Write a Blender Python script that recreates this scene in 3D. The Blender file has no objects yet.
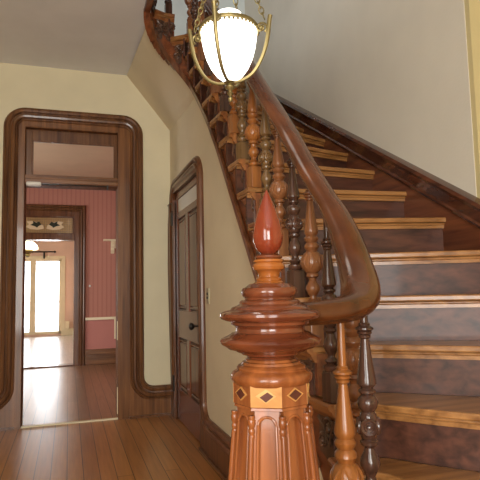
import bpy, math, random
from mathutils import Vector, Matrix
random.seed(4)
PI = math.pi
sc = bpy.context.scene
col = sc.collection

# ---------------------------------------------------------------- camera
yaw, pitch, roll = 0.313611989, 0.0955571984, -0.0222490190
fw = Vector((math.sin(yaw)*math.cos(pitch), math.cos(yaw)*math.cos(pitch), math.sin(pitch)))
r0 = Vector((math.cos(yaw), -math.sin(yaw), 0)); u0 = r0.cross(fw)
rr = r0*math.cos(roll) + u0*math.sin(roll)
uu = u0*math.cos(roll) - r0*math.sin(roll)
cd = bpy.data.cameras.new('camera'); cam = bpy.data.objects.new('camera', cd); col.objects.link(cam)
cam.matrix_world = Matrix(((rr.x, uu.x, -fw.x, 0), (rr.y, uu.y, -fw.y, 0), (rr.z, uu.z, -fw.z, 1.2), (0, 0, 0, 1)))
cd.sensor_width = 36; cd.sensor_fit = 'HORIZONTAL'; cd.lens = 529.646/480*36
cd.clip_start = 0.02
sc.camera = cam
# ---------------------------------------------------------------- world, lights, exposure
w = bpy.data.worlds.new('daylight'); sc.world = w; w.use_nodes = True
w.node_tree.nodes['Background'].inputs[0].default_value = (0.86, 0.93, 1.0, 1)
w.node_tree.nodes['Background'].inputs[1].default_value = 2.0
sc.view_settings.view_transform = 'Standard'; sc.view_settings.look = 'None'
sc.view_settings.gamma = 1; sc.view_settings.exposure = 0.05

def area(name, loc, target, sx, sy, power, color):
    l = bpy.data.lights.new(name, 'AREA'); l.shape = 'RECTANGLE'; l.size = sx; l.size_y = sy
    l.energy = power; l.color = color
    o = bpy.data.objects.new(name, l); col.objects.link(o); o.location = loc
    d = Vector(target)-Vector(loc); o.rotation_euler = d.to_track_quat('-Z', 'Y').to_euler()
    return o
area('front_door_fill', (-.75, -3.42, 1.6), (0.2, 0, 1.7), 1.5, 2.5, 185, (1.0, 0.985, 0.93))  # added soft fill behind the camera, standing in for unseen front door daylight
area('hall_side_fill', (-1.72, -1.1, 1.6), (0.6, 1.2, 1.6), 1.1, 1.9, 60, (1.0, 0.985, 0.93))  # added side fill for more ambient light; window on the left is made up
area('upstairs_window_daylight', (-1.9, 2.2, 5.3), (1.0, 4.2, 4.6), 1.4, 1.5, 60, (0.92, 0.95, 1.0))
area('dining_window_daylight', (-2.52, 7.6, 1.6), (0, 7.9, 0.9), 1.5, 1.9, 46, (1.0, 0.98, 0.95))
area('garden_door_daylight', (-0.76, 16.95, 1.3), (-0.7, 12, 0.7), 1.1, 2.1, 42, (0.95, 0.97, 1.0))
area('parlour_window_daylight', (-3.22, 13.2, 1.7), (0, 13.2, 1.0), 2.4, 2.0, 42, (1.0, 0.96, 0.92))

# ---------------------------------------------------------------- materials
def mat(name):
    m = bpy.data.materials.new(name); m.use_nodes = True
    return m, m.node_tree.nodes, m.node_tree.links, m.node_tree.nodes['Principled BSDF']
def srgb(c):
    return tuple(((v/255)/12.92 if v/255 <= .04045 else ((v/255+.055)/1.055)**2.4) for v in c)+(1,)
def paint(name, c, rough=.6, var=.04, metal=0, bump=.02):
    m, n, l, b = mat(name)
    c = srgb(c)
    t = n.new('ShaderNodeTexCoord'); nz = n.new('ShaderNodeTexNoise'); nz.inputs['Scale'].default_value = 3.0; nz.inputs['Detail'].default_value = 4
    l.new(t.outputs['Object'], nz.inputs['Vector'])
    r = n.new('ShaderNodeValToRGB')
    r.color_ramp.elements[0].position = .3; r.color_ramp.elements[1].position = .7
    r.color_ramp.elements[0].color = tuple(v*(1-var) for v in c[:3])+(1,)
    r.color_ramp.elements[1].color = tuple(min(1, v*(1+var)) for v in c[:3])+(1,)
    l.new(nz.outputs['Fac'], r.inputs['Fac']); l.new(r.outputs['Color'], b.inputs['Base Color'])
    b.inputs['Roughness'].default_value = rough; b.inputs['Metallic'].default_value = metal
    if bump:
        n2 = n.new('ShaderNodeTexNoise'); n2.inputs['Scale'].default_value = 60
        l.new(t.outputs['Object'], n2.inputs['Vector'])
        bp = n.new('ShaderNodeBump'); bp.inputs['Strength'].default_value = bump*3; bp.inputs['Distance'].default_value = .01
        l.new(n2.outputs['Fac'], bp.inputs['Height']); l.new(bp.outputs['Normal'], b.inputs['Normal'])
    return m
def wood(name, dark, light, axis='Z', rough=.3, scale=1.0, coat=.4, contrast=.2):
    m, n, l, b = mat(name)
    t = n.new('ShaderNodeTexCoord'); mp = n.new('ShaderNodeMapping')
    s = {'X': (1.2, 22, 22), 'Y': (22, 1.2, 22), 'Z': (22, 22, 1.2)}[axis]
    mp.inputs['Scale'].default_value = tuple(v*scale for v in s)
    l.new(t.outputs['Object'], mp.inputs['Vector'])
    nz = n.new('ShaderNodeTexNoise'); nz.inputs['Scale'].default_value = 1.3; nz.inputs['Detail'].default_value = 6; nz.inputs['Distortion'].default_value = .3
    l.new(mp.outputs['Vector'], nz.inputs['Vector'])
    r = n.new('ShaderNodeValToRGB')
    r.color_ramp.elements[0].position = .5-contrast; r.color_ramp.elements[1].position = .5+contrast
    r.color_ramp.elements[0].color = tuple(v*.72 for v in srgb(dark)[:3])+(1,); r.color_ramp.elements[1].color = tuple(v*.84 for v in srgb(light)[:3])+(1,)
    l.new(nz.outputs['Fac'], r.inputs['Fac']); l.new(r.outputs['Color'], b.inputs['Base Color'])
    b.inputs['Roughness'].default_value = rough
    b.inputs['Coat Weight'].default_value = coat*.6; b.inputs['Coat Roughness'].default_value = .07; b.inputs['Specular IOR Level'].default_value = .3
    return m
def planks(name, c1, c2, gap, rough=.3, width=.105, coat=.3):
    m, n, l, b = mat(name)
    t = n.new('ShaderNodeTexCoord'); mp = n.new('ShaderNodeMapping'); mp.inputs['Rotation'].default_value = (0, 0, PI/2)
    l.new(t.outputs['Object'], mp.inputs['Vector'])
    br = n.new('ShaderNodeTexBrick'); br.inputs['Scale'].default_value = 1.0
    br.inputs['Brick Width'].default_value = 2.7; br.inputs['Row Height'].default_value = width
    br.inputs['Mortar Size'].default_value = .0032; br.inputs['Mortar Smooth'].default_value = .3; br.offset = .37; br.offset_frequency = 3
    br.inputs['Color1'].default_value = srgb(c1); br.inputs['Color2'].default_value = srgb(c2); br.inputs['Mortar'].default_value = srgb(gap)
    l.new(mp.outputs['Vector'], br.inputs['Vector'])
    m2 = n.new('ShaderNodeMapping'); m2.inputs['Scale'].default_value = (30, 1.5, 1)
    l.new(t.outputs['Object'], m2.inputs['Vector'])
    nz = n.new('ShaderNodeTexNoise'); nz.inputs['Scale'].default_value = 1.5; nz.inputs['Detail'].default_value = 6
    l.new(m2.outputs['Vector'], nz.inputs['Vector'])
    mx = n.new('ShaderNodeMix'); mx.data_type = 'RGBA'; mx.blend_type = 'MULTIPLY'; mx.inputs['Factor'].default_value = .55
    r = n.new('ShaderNodeValToRGB'); r.color_ramp.elements[0].position = .3; r.color_ramp.elements[0].color = (.5, .45, .4, 1); r.color_ramp.elements[1].position = .65
    l.new(nz.outputs['Fac'], r.inputs['Fac']); l.new(br.outputs['Color'], mx.inputs[6]); l.new(r.outputs['Color'], mx.inputs[7])
    l.new(mx.outputs[2], b.inputs['Base Color'])
    b.inputs['Roughness'].default_value = rough; b.inputs['Coat Weight'].default_value = coat; b.inputs['Coat Roughness'].default_value = .25
    return m
def stripes(name, a, c, period=.075):
    m, n, l, b = mat(name)
    t = n.new('ShaderNodeTexCoord'); sp = n.new('ShaderNodeSeparateXYZ'); l.new(t.outputs['Object'], sp.inputs[0])
    ad = n.new('ShaderNodeMath'); ad.operation = 'ADD'; l.new(sp.outputs['X'], ad.inputs[0]); l.new(sp.outputs['Y'], ad.inputs[1])
    mu = n.new('ShaderNodeMath'); mu.operation = 'DIVIDE'; mu.inputs[1].default_value = period; l.new(ad.outputs[0], mu.inputs[0])
    fr = n.new('ShaderNodeMath'); fr.operation = 'FRACT'; l.new(mu.outputs[0], fr.inputs[0])
    r = n.new('ShaderNodeValToRGB'); r.color_ramp.interpolation = 'CONSTANT'
    r.color_ramp.elements[0].color = srgb(a); r.color_ramp.elements[1].position = .62; r.color_ramp.elements[1].color = srgb(c)
    e = r.color_ramp.elements.new(.78); e.color = srgb(a); e = r.color_ramp.elements.new(.84); e.color = srgb(c); e = r.color_ramp.elements.new(.9); e.color = srgb(a)
    l.new(fr.outputs[0], r.inputs['Fac']); l.new(r.outputs['Color'], b.inputs['Base Color']); b.inputs['Roughness'].default_value = .7
    return m
def glassmat(name):
    m, n, l, b = mat(name)
    b.inputs['Base Color'].default_value = (1, 1, 1, 1); b.inputs['Roughness'].default_value = .02
    b.inputs['Transmission Weight'].default_value = 1; b.inputs['IOR'].default_value = 1.01
    b.inputs['Specular IOR Level'].default_value = .5
    return m
def emit(name, c, s):
    m, n, l, b = mat(name)
    b.inputs['Base Color'].default_value = srgb(c); b.inputs['Emission Color'].default_value = srgb(c); b.inputs['Emission Strength'].default_value = s
    b.inputs['Roughness'].default_value = .3
    return m
M = dict(
 cream=paint('cream_wall_paint', (214, 203, 170)), closetwall=paint('tan_cream_wall_paint', (214, 199, 170)),
 ceil=paint('ceiling_paint', (226, 226, 228)), grey=paint('stair_wall_paint', (198, 190, 174)), yellow=paint('yellow_cream_wall', (184, 168, 122)),
 upwall=paint('upstairs_paint', (205, 212, 208)),
 red=stripes('red_striped_wallpaper', (178, 120, 102), (162, 104, 90)), redlow=paint('rose_dado', (184, 118, 106)),
 peach=paint('peach_paint', (226, 192, 168)), tan=paint('tan_ceiling_paint', (215, 190, 158)), ivory=paint('ivory_woodwork', (228, 214, 178), .4),
 hall=planks('hall_floorboards', (188, 128, 66), (170, 110, 54), (76, 44, 20), rough=.34, coat=.15),
 dining=planks('dining_floorboards', (156, 112, 78), (138, 96, 62), (44, 26, 18), rough=.3, coat=.3),
 parlour=planks('parlour_floorboards', (188, 168, 150), (176, 155, 138), (130, 110, 96), rough=.3),
 trimv=wood('walnut_trim_upright', (104, 64, 34), (148, 98, 56), 'Z', .32), trimh=wood('walnut_trim_level', (104, 64, 34), (148, 98, 56), 'X', .32),
 trimy=wood('walnut_trim_long', (84, 46, 26), (124, 74, 44), 'Y', .32),
 jamb=wood('dull_jamb_wood', (104, 64, 34), (148, 98, 56), 'Z', .6, 1, 0),
 mould=wood('dark_moulding', (88, 54, 34), (134, 90, 56), 'Z', .28), mouldred=wood('red_dark_moulding', (88, 50, 30), (126, 80, 50), 'Z', .28),
 door=wood('door_walnut', (92, 48, 32), (136, 80, 56), 'Z', .25, coat=.5),
 tread=wood('oak_tread', (134, 88, 46), (178, 126, 74), 'X', .3), riser=wood('walnut_riser', (58, 33, 24), (100, 60, 44), 'X', .42, 1.0, .15),
 skirt=wood('stair_skirting', (84, 44, 28), (128, 74, 46), 'Y', .3), cap=wood('skirting_cap', (64, 34, 22), (104, 58, 36), 'Y', .26, coat=.5),
 string=wood('string_face', (96, 50, 30), (142, 80, 46), 'Y', .3), carved=wood('carved_dark_walnut', (62, 42, 32), (108, 76, 56), 'Z', .32), return_=wood('oak_return', (128, 74, 38), (168, 108, 60), 'Y', .3),
 rail=wood('handrail_walnut', (66, 34, 16), (112, 62, 30), 'Y', .22, .25, .5),
 balight=wood('butternut_turning', (126, 72, 32), (168, 104, 50), 'Z', .28), bamid=wood('cherry_turning', (108, 64, 38), (150, 96, 58), 'Z', .28),
 badark=wood('dark_walnut_turning', (58, 38, 30), (96, 64, 50), 'Z', .22, coat=.6), baolive=wood('olive_walnut_turning', (92, 68, 42), (132, 98, 60), 'Z', .25),
 newel=wood('newel_cherry', (120, 62, 30), (164, 96, 50), 'Z', .24, coat=.6), newelcap=wood('newel_cap_mahogany', (88, 42, 26), (128, 68, 40), 'X', .16, .6, .9),
 finial=wood('finial_red_wood', (124, 46, 26), (152, 68, 40), 'Z', .12, .6, 1.0, .35), amber=wood('amber_turning', (136, 72, 28), (176, 104, 46), 'X', .18, .6, .8),
 maple=wood('maple_inlay', (190, 130, 70), (212, 154, 88), 'X', .25), dkinlay=wood('dark_inlay', (70, 34, 26), (104, 52, 38), 'X', .25), paleinlay=wood('pale_inlay', (208, 156, 88), (222, 178, 112), 'X', .25),
 brass=paint('aged_brass', (140, 126, 84), .42, .12, .75, 0), iron=paint('dark_iron', (48, 44, 40), .4, .05, .6, 0),
 globe=emit('lit_frosted_glass', (255, 250, 240), 3.2), farglobe=emit('lit_opal_shade', (255, 242, 205), 4.0),
 glass=glassmat('window_glass'), white=paint('white_plastic', (225, 220, 210), .4), nickel=paint('switch_metal', (176, 168, 136), .3, .05, .5, 0),
 stain_a=paint('stained_glass_amber', (176, 140, 92), .25), stain_b=paint('stained_glass_cream', (216, 190, 150), .25), stain_c=paint('stained_glass_green', (40, 44, 34), .2), lead=paint('lead_came', (120, 92, 60), .4),
)

# ---------------------------------------------------------------- mesh helpers
class MB:
    def __init__(s): s.v = []; s.f = []
    def add(s, vs, fs):
        o = len(s.v); s.v += [tuple(v) for v in vs]; s.f += [tuple(i+o for i in f) for f in fs]; return s
    def box(s, x0, x1, y0, y1, z0, z1):
        return s.add([(x0,y0,z0),(x1,y0,z0),(x1,y1,z0),(x0,y1,z0),(x0,y0,z1),(x1,y0,z1),(x1,y1,z1),(x0,y1,z1)],
                     [(0,3,2,1),(4,5,6,7),(0,1,5,4),(1,2,6,5),(2,3,7,6),(3,0,4,7)])
    def lathe(s, prof, c=(0,0,0), n=24, a0=0):
        vs = []; fs = []
        for (r, z) in prof:
            for i in range(n):
                a = a0+2*PI*i/n; vs.append((c[0]+r*math.cos(a), c[1]+r*math.sin(a), c[2]+z))
        m = len(prof)
        for j in range(m-1):
            for i in range(n):
                k = (i+1) % n; fs.append((j*n+i, j*n+k, (j+1)*n+k, (j+1)*n+i))
        fs.append(tuple(reversed(range(n)))); fs.append(tuple((m-1)*n+i for i in range(n)))
        return s.add(vs, fs)
    def prism(s, poly, z0, z1):           # poly in xy
        n = len(poly)
        a = sum(poly[i][0]*poly[(i+1)%n][1]-poly[(i+1)%n][0]*poly[i][1] for i in range(n))
        if a < 0: poly = poly[::-1]
        vs = [(p[0],p[1],z0) for p in poly]+[(p[0],p[1],z1) for p in poly]
        fs = [tuple(reversed(range(n))), tuple(range(n,2*n))]+[(i,(i+1)%n,n+(i+1)%n,n+i) for i in range(n)]
        return s.add(vs, fs)
    def prismf(s, poly, fn, d0, d1):      # poly in (u,v), mapped fn(u,v,d)
        n = len(poly)
        vs = [fn(p[0],p[1],d0) for p in poly]+[fn(p[0],p[1],d1) for p in poly]
        fs = [tuple(reversed(range(n))), tuple(range(n,2*n))]+[(i,(i+1)%n,n+(i+1)%n,n+i) for i in range(n)]
        return s.add(vs, fs)
    def sweep(s, path, prof, N=None, closed=False, scale=None):
        P = [Vector(p) for p in path]; n = len(P); m = len(prof); vs = []
        for i in range(n):
            if closed: d1 = (P[i]-P[i-1]).normalized(); d2 = (P[(i+1)%n]-P[i]).normalized()
            else:
                d1 = (P[i]-P[i-1]).normalized() if i else (P[1]-P[0]).normalized()
                d2 = (P[i+1]-P[i]).normalized() if i < n-1 else d1
            T = (d1+d2).normalized(); mit = 1/max(.35, T.dot(d2))
            Nn = Vector(N) if N is not None else (Vector((0,0,1))-T*T.z).normalized()
            S = T.cross(Nn).normalized()
            if N is None: mit = 1
            k = scale[i] if scale else 1
            for (o, d) in prof: vs.append(P[i]+S*o*mit*k+Nn*d*k)
        fs = []
        for i in range(n if closed else n-1):
            a = i*m; b = ((i+1)%n)*m
            for j in range(m):
                k = (j+1)%m; fs.append((a+j, b+j, b+k, a+k))
        if not closed: fs.append(tuple(range(m))); fs.append(tuple((n-1)*m+j for j in reversed(range(m))))
        return s.add(vs, fs)
    def tube(s, path, r, n=8, rs=None):
        prof = [(math.cos(2*PI*i/n)*r, math.sin(2*PI*i/n)*r) for i in range(n)]
        P = [Vector(p) for p in path]; vs = []; m = n
        ref = Vector((0,0,1)) if abs((P[-1]-P[0]).normalized().z) < .9 else Vector((1,0.3,0)).normalized()
        for i in range(len(P)):
            T = (P[min(i+1,len(P)-1)]-P[max(i-1,0)]).normalized()
            S = T.cross(ref)
            if S.length < 1e-3: S = T.cross(Vector((0.3,1,0)))
            S.normalize(); U = S.cross(T); k = rs[i] if rs else 1
            for (a, b) in prof: vs.append(P[i]+S*a*k+U*b*k)
        fs = []
        for i in range(len(P)-1):
            for j in range(m):
                k = (j+1)%m; fs.append((i*m+j, i*m+k, (i+1)*m+k, (i+1)*m+j))
        fs.append(tuple(reversed(range(m)))); fs.append(tuple((len(P)-1)*m+j for j in range(m)))
        return s.add(vs, fs)
    def torus(s, c, R, r, fn=None, n=20, m=8):
        vs = []; fs = []
        for i in range(n):
            a = 2*PI*i/n
            for j in range(m):
                b = 2*PI*j/m; q = (R+r*math.cos(b)); p = (q*math.cos(a), q*math.sin(a), r*math.sin(b))
                vs.append(fn(*p) if fn else (c[0]+p[0], c[1]+p[1], c[2]+p[2]))
        for i in range(n):
            for j in range(m):
                fs.append((i*m+j, ((i+1)%n)*m+j, ((i+1)%n)*m+(j+1)%m, i*m+(j+1)%m))
        return s.add(vs, fs)
    def ball(s, c, r, n=10, m=7, sz=1):
        prof = [(max(1e-4, r*math.sin(PI*j/m)), -r*sz*math.cos(PI*j/m)) for j in range(m+1)]
        return s.lathe(prof, c, n)
    def build(s, name, m, parent=None, org=None, smooth=35, bevel=0, kind=None):
        if org is not None: s.v = [(v[0]-org[0], v[1]-org[1], v[2]-org[2]) for v in s.v]
        me = bpy.data.meshes.new(name); me.from_pydata(s.v, [], s.f); me.update()
        import bmesh
        bm = bmesh.new(); bm.from_mesh(me); bmesh.ops.recalc_face_normals(bm, faces=bm.faces); bm.to_mesh(me); bm.free()
        me.materials.append(m)
        if smooth:
            me.shade_smooth(); me.set_sharp_from_angle(angle=math.radians(smooth))
        o = bpy.data.objects.new(name, me); col.objects.link(o)
        if parent is not None: o.parent = parent
        if bevel:
            b = o.modifiers.new('bevel', 'BEVEL'); b.width = bevel; b.segments = 2; b.limit_method = 'ANGLE'
        if kind: o['kind'] = kind
        return o
def struct(name, mb, m, **k): return mb.build(name, m, kind='structure', **k)
def tag(o, label, cat, group=None):
    o['label'] = label; o['category'] = cat
    if group: o['group'] = group
    return o
def empty(name, loc, label, cat, group=None, rz=0):
    o = bpy.data.objects.new(name, None); col.objects.link(o); o.location = loc; o.rotation_euler = (0,0,rz); o.empty_display_size = .1
    return tag(o, label, cat, group)
def arc(cx, cy, r, a0, a1, n=8): return [(cx+r*math.cos(a0+(a1-a0)*i/n), cy+r*math.sin(a0+(a1-a0)*i/n)) for i in range(n+1)]
def catmull(P, n=8):
    P = [Vector(p) for p in P]; out = []
    for i in range(len(P)-1):
        a = P[i-1] if i else P[0]*2-P[1]; b = P[i]; c = P[i+1]; d = P[i+2] if i+2 < len(P) else P[-1]*2-P[-2]
        for k in range(n):
            t = k/n; out.append(.5*((2*b)+(c-a)*t+(2*a-5*b+4*c-d)*t*t+(3*b-a-3*c+d)*t**3))
    out.append(P[-1]); return out
def interp(x, T):
    if x <= T[0][0]: return T[0][1]+(x-T[0][0])*(T[1][1]-T[0][1])/(T[1][0]-T[0][0])
    for (a, b), (c, d) in zip(T, T[1:]):
        if x <= c: return b+(x-a)*(d-b)/(c-a)
    (a, b), (c, d) = T[-2:]; return d+(x-c)*(d-b)/(c-a)
def offset_poly(P, d):   # shift an open 2D polyline to its left by d
    out = []
    for i in range(len(P)):
        a = P[max(i-1,0)]; b = P[min(i+1,len(P)-1)]
        tx, ty = b[0]-a[0], b[1]-a[1]; L = math.hypot(tx, ty); out.append((P[i][0]-ty/L*d, P[i][1]+tx/L*d))
    return out

YF = 5.35; XC = 0.99; XR = 1.85; HC = 3.43; Y2 = 9.55; Y3 = 16.74; TOP = 6.3
# ================================================================ room shell
struct('floor', MB().box(-1.7, 2.3, -3.4, YF+.1, -.06, 0), M['hall'], smooth=0)
struct('floor_dining', MB().box(-2.5, 1.7, YF+.1, Y2+.12, -.06, 0), M['dining'], smooth=0)
struct('floor_parlour', MB().box(-3.2, 1.4, Y2+.12, Y3+.05, -.06, 0), M['parlour'], smooth=0)
# far wall with the doorway opening
ox0, ox1, otop = -.46, .52, 2.84
wf = MB()
wf.box(-1.7, ox0, YF, YF+.2, 0, TOP); wf.box(ox1, XR+.2, YF, YF+.2, 0, TOP); wf.box(ox0, ox1, YF, YF+.2, otop, TOP)
struct('wall_far', wf, M['cream'], smooth=0)
# wall under the stairs with the closet door opening, top follows the stair string
ZB = [(1.5, 0.0), (1.75, .22), (2.3, .90), (2.45, 1.09), (2.62, 1.295), (2.86, 1.59), (3.08, 1.86), (3.29, 2.12), (3.47, 2.32), (3.66, 2.50), (3.81, 2.635), (4.0, 2.79)]
def zb(y): return max(0, interp(y, ZB))
cy0, cy1, ctop = 4.08, 5.13, 2.17
ys = [1.86+.06*i for i in range(36)] + [4.0]
poly = [(1.86, 0)]+[(cy0, 0), (cy0, ctop), (cy1, ctop), (cy1, 0), (YF, 0), (YF, 2.93)]+[(y, zb(y)+.05) for y in reversed(ys)]
ws = MB(); ws.prismf(poly, lambda u, v, d: (XC+d, u, v), 0, .12)
struct('wall_stair', ws, M['closetwall'], smooth=0)
struct('wall_closet', MB().box(XC+.62, XC+.66, 3.9, YF, 0, 2.3), M['closetwall'], smooth=0)
# soffit under the turning flight
cx, cyy, RS = .772, 4.0, .178
nS = 18; vs = []; fs = []
for i in range(nS+1):
    t = i/nS; a = 2.86*t
    vs.append((cx+RS*math.cos(a)+(XC-cx-RS if i == 0 else 0), cyy+RS*math.sin(a), 2.8+1.16*RS*a))
    vs.append((XC-.44*t, YF, 2.88+.55*t))
for i in range(nS): fs.append((2*i, 2*i+1, 2*i+3, 2*i+2))
so = MB().add(vs+[(x, y, z+.05) for (x, y, z) in vs], fs+[tuple(q+2*(nS+1) for q in reversed(f)) for f in fs])
struct('soffit_stair', so, M['closetwall'], smooth=60)
# ceiling slab of the hall = upstairs landing
struct('ceiling', MB().prismf([(-1.7,-3.4),(.546,-3.4),(.546,4.0),(.553,4.06),(.608,4.045),(.558,YF),(-1.7,YF)], lambda u,v,d: (u,v,d), HC, HC+.02), M['ceil'], smooth=0)
struct('ceiling_entry', MB().box(.55, 2.3, -3.4, -.2, HC, HC+.02), M['ceil'], smooth=0)
struct('floor_landing', MB().box(-1.7, .546, -3.4, YF, 3.6, 3.69).box(.56, 2.3, -3.4, -.2, 3.6, 3.69), M['hall'], smooth=0)
struct('trim_landing', MB().box(.547, .594, -.2, 4.0, 3.40, 3.72).box(.53, 2.3, -.23, -.2, 3.43, 3.72), M['string'], smooth=0)
struct('wall_right', MB().box(XR, XR+.2, 2.03, YF, 0, TOP), M['grey'], smooth=0)
struct('wall_right_near', MB().box(XR+.25, XR+.45, -3.4, 2.03, 0, TOP), M['yellow'], smooth=0)
struct('wall_right_return', MB().box(XR+.004, XR+.26, 2.0, 2.03, 1.0, TOP), M['yellow'], smooth=0)  # near wall and return in a yellower tone than wall_right
struct('ceiling_upstairs', MB().box(-2.1, 2.3, -3.4, YF+.2, TOP, TOP+.06), M['ceil'], smooth=0)
wl = MB(); wl.box(-1.9, -1.7, -3.4, -1.7, 0, HC); wl.box(-1.9, -1.7, -.5, YF, 0, HC); wl.box(-1.9, -1.7, -1.7, -.5, 0, .6); wl.box(-1.9, -1.7, -1.7, -.5, 2.6, HC)
struct('wall_left', wl, M['cream'], smooth=0)
wu = MB(); wu.box(-2.1, -1.95, -3.4, 1.4, HC, TOP); wu.box(-2.1, -1.95, 3.0, YF, HC, TOP); wu.box(-2.1, -1.95, 1.4, 3.0, HC, 4.5); wu.box(-2.1, -1.95, 1.4, 3.0, 6.1, TOP)
struct('wall_left_upstairs', wu, M['upwall'], smooth=0)
struct('wall_far_upstairs', MB().box(-1.9, XR-.002, YF-.012, YF-.002, 3.7, TOP-.01), M['upwall'], smooth=0)
wb = MB(); wb.box(-1.9, -1.55, -3.6, -3.4, 0, TOP); wb.box(.05, 2.3, -3.6, -3.4, 0, TOP); wb.box(-1.55, .05, -3.6, -3.4, 2.9, TOP); wb.box(-1.55, .05, -3.6, -3.4, 0, .2)
struct('wall_back', wb, M['cream'], smooth=0)
# dining room
w2 = MB(); D0, D1, DT = -.86, .085, 2.56
w2.box(-2.5, D0, Y2, Y2+.2, 0, HC); w2.box(D1, 1.7, Y2, Y2+.2, .75, HC); w2.box(D0, D1, Y2, Y2+.2, DT, HC)
struct('wall_dining_far', w2, M['red'], smooth=0)
struct('wall_dining_dado', MB().box(D1, 1.7, Y2-.002, Y2+.2, 0, .75), M['redlow'], smooth=0)
struct('wall_dining_right', MB().box(1.6, 1.75, YF+.2, Y2, 0, HC), M['red'], smooth=0)
wd = MB(); wd.box(-2.7, -2.5, YF+.2, 6.8, 0, HC); wd.box(-2.7, -2.5, 8.4, Y2, 0, HC); wd.box(-2.7, -2.5, 6.8, 8.4, 0, .6); wd.box(-2.7, -2.5, 6.8, 8.4, 2.6, HC)
struct('wall_dining_left', wd, M['red'], smooth=0)
struct('ceiling_dining', MB().box(-2.7, 1.75, YF+.2, Y2+.2, 3.24, 3.29), M['tan'], smooth=0)
# parlour
w3 = MB(); G0, G1 = -1.32, -.2
w3.box(-3.2, G0, Y3, Y3+.15, 0, HC); w3.box(G1, 1.4, Y3, Y3+.15, 0, HC); w3.box(G0, G1, Y3, Y3+.15, 2.26, HC); w3.box(G0, G1, Y3, Y3+.15, 0, .06)
struct('wall_parlour_far', w3, M['peach'], smooth=0)
struct('wall_parlour_right', MB().box(.16, .3, Y2+.9, Y3, 0, HC), M['peach'], smooth=0)
wp = MB(); wp.box(-3.35, -3.2, Y2+.2, 12, 0, HC); wp.box(-3.35, -3.2, 14.4, Y3, 0, HC); wp.box(-3.35, -3.2, 12, 14.4, 0, .6); wp.box(-3.35, -3.2, 12, 14.4, 2.8, HC)
struct('wall_parlour_left', wp, M['peach'], smooth=0)
struct('ceiling_parlour', MB().box(-3.35, 1.4, Y2+.2, Y3+.15, 2.86, 2.9), M['ivory'], smooth=0)

# ---------------------------------------------------------------- mouldings
def prof_mould(w, d):     # stepped casing moulding, o = 0..w outwards, d proud of the wall
    return [(0,-.005),(0,d*.45),(w*.08,d*.62),(w*.16,d*.45),(w*.2,d*.5),(w*.28,d*.95),(w*.4,d*1.05),(w*.5,d*.9),(w*.54,d*.6),(w*.62,d*.55),(w*.66,d*.85),(w*.78,d*1.0),(w*.9,d*.85),(w*.95,d*.4),(w,d*.35),(w,-.005)]
# far doorway : outer moulding path that turns into the baseboard with rounded corners
def fp(u, v, d=0): return (u, YF-d, v)
mw = .14; L0, L1, TT = -.60+mw, .71-mw, 3.0-mw; hb = .15; BR = .24
fixed = [(-1.65, hb)]+arc(L0-BR, hb+BR, BR, -PI/2, 0, 12)+arc(L0+.06, TT-.06, .06, PI, PI/2)+arc(L1-.06, TT-.06, .06, PI/2, 0)+arc(L1+BR, hb+BR, BR, PI, 3*PI/2, 12)+[(XC, hb)]
mo = MB(); mo.sweep([fp(*p) for p in fixed], [(-o, d) for o, d in prof_mould(mw, .05)], N=(0,-1,0))
struct('trim_1', mo, M['mould'], smooth=25)
fl = MB()
fl.box(L0-.005, ox0+.05, YF-.026, YF, 0, TT); fl.box(ox1-.06, L1+.005, YF-.026, YF, 0, TT); fl.box(ox0+.05, ox1-.06, YF-.026, YF, 2.82, TT+.005)
fl.box(L1, XC, YF-.028, YF, 0, hb+.02); fl.box(-1.7, L0, YF-.028, YF, 0, hb+.02)
def fillet(cxx, s):   # board filling the rounded corner at the foot of the casing
    pts = [(cxx, hb)]+arc(cxx+s*BR, hb+BR, BR, PI if s > 0 else 0, 3*PI/2 if s > 0 else -PI/2, 12)
    fl.prismf(pts, fp, 0, .027)
fillet(L1, 1); fillet(L0, -1)
struct('trim_2', fl, M['trimv'], smooth=0)
struct('trim_3', MB().box(L1, XC, YF-.045, YF-.027, 0, .02).box(-1.7, L0, YF-.045, YF-.027, 0, .02), M['mould'], smooth=0)
# jambs, transom bar, transom light
jb = MB(); X0, X1 = -.405, .458
jb.box(ox0, X0, YF-.02, YF+.22, 0, otop); jb.box(X1, ox1, YF-.02, YF+.22, 0, otop); jb.box(ox0, ox1, YF-.02, YF+.22, 2.81, otop)
jb.box(X0, X1, YF+.02, YF+.2, 2.26, 2.335)
struct('trim_4', jb, M['jamb'], smooth=0, bevel=.003)
tb = MB(); tb.box(X0, X1, YF-.045, YF+.02, 2.262, 2.345); tb.box(X0, X1, YF-.055, YF-.02, 2.30, 2.325)
struct('trim_5', tb, M['trimh'], smooth=0, bevel=.006)
struct('trim_6', MB().box(X0, X1, YF-.02, YF+.015, 0, .012), M['ivory'], smooth=0)
tr = MB(); tr.box(X0, X0+.055, YF+.05, YF+.09, 2.335, 2.81); tr.box(X1-.025, X1, YF+.05, YF+.09, 2.335, 2.81); tr.box(X0+.055, X1-.025, YF+.05, YF+.09, 2.335, 2.36); tr.box(X0+.055, X1-.025, YF+.05, YF+.09, 2.70, 2.81)
for (a, b, c, d) in ((X0+.055, X0+.07, 2.36, 2.70), (X1-.036, X1-.025, 2.36, 2.70), (X0+.055, X1-.025, 2.685, 2.70)): tr.box(a, b, YF+.042, YF+.06, c, d)
t0 = struct('window_1', tr, M['mould'], smooth=0, bevel=.003)
MB().box(X0+.055, X1-.025, YF+.066, YF+.07, 2.36, 2.70).build('pane', M['glass'], t0, smooth=0)
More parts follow.
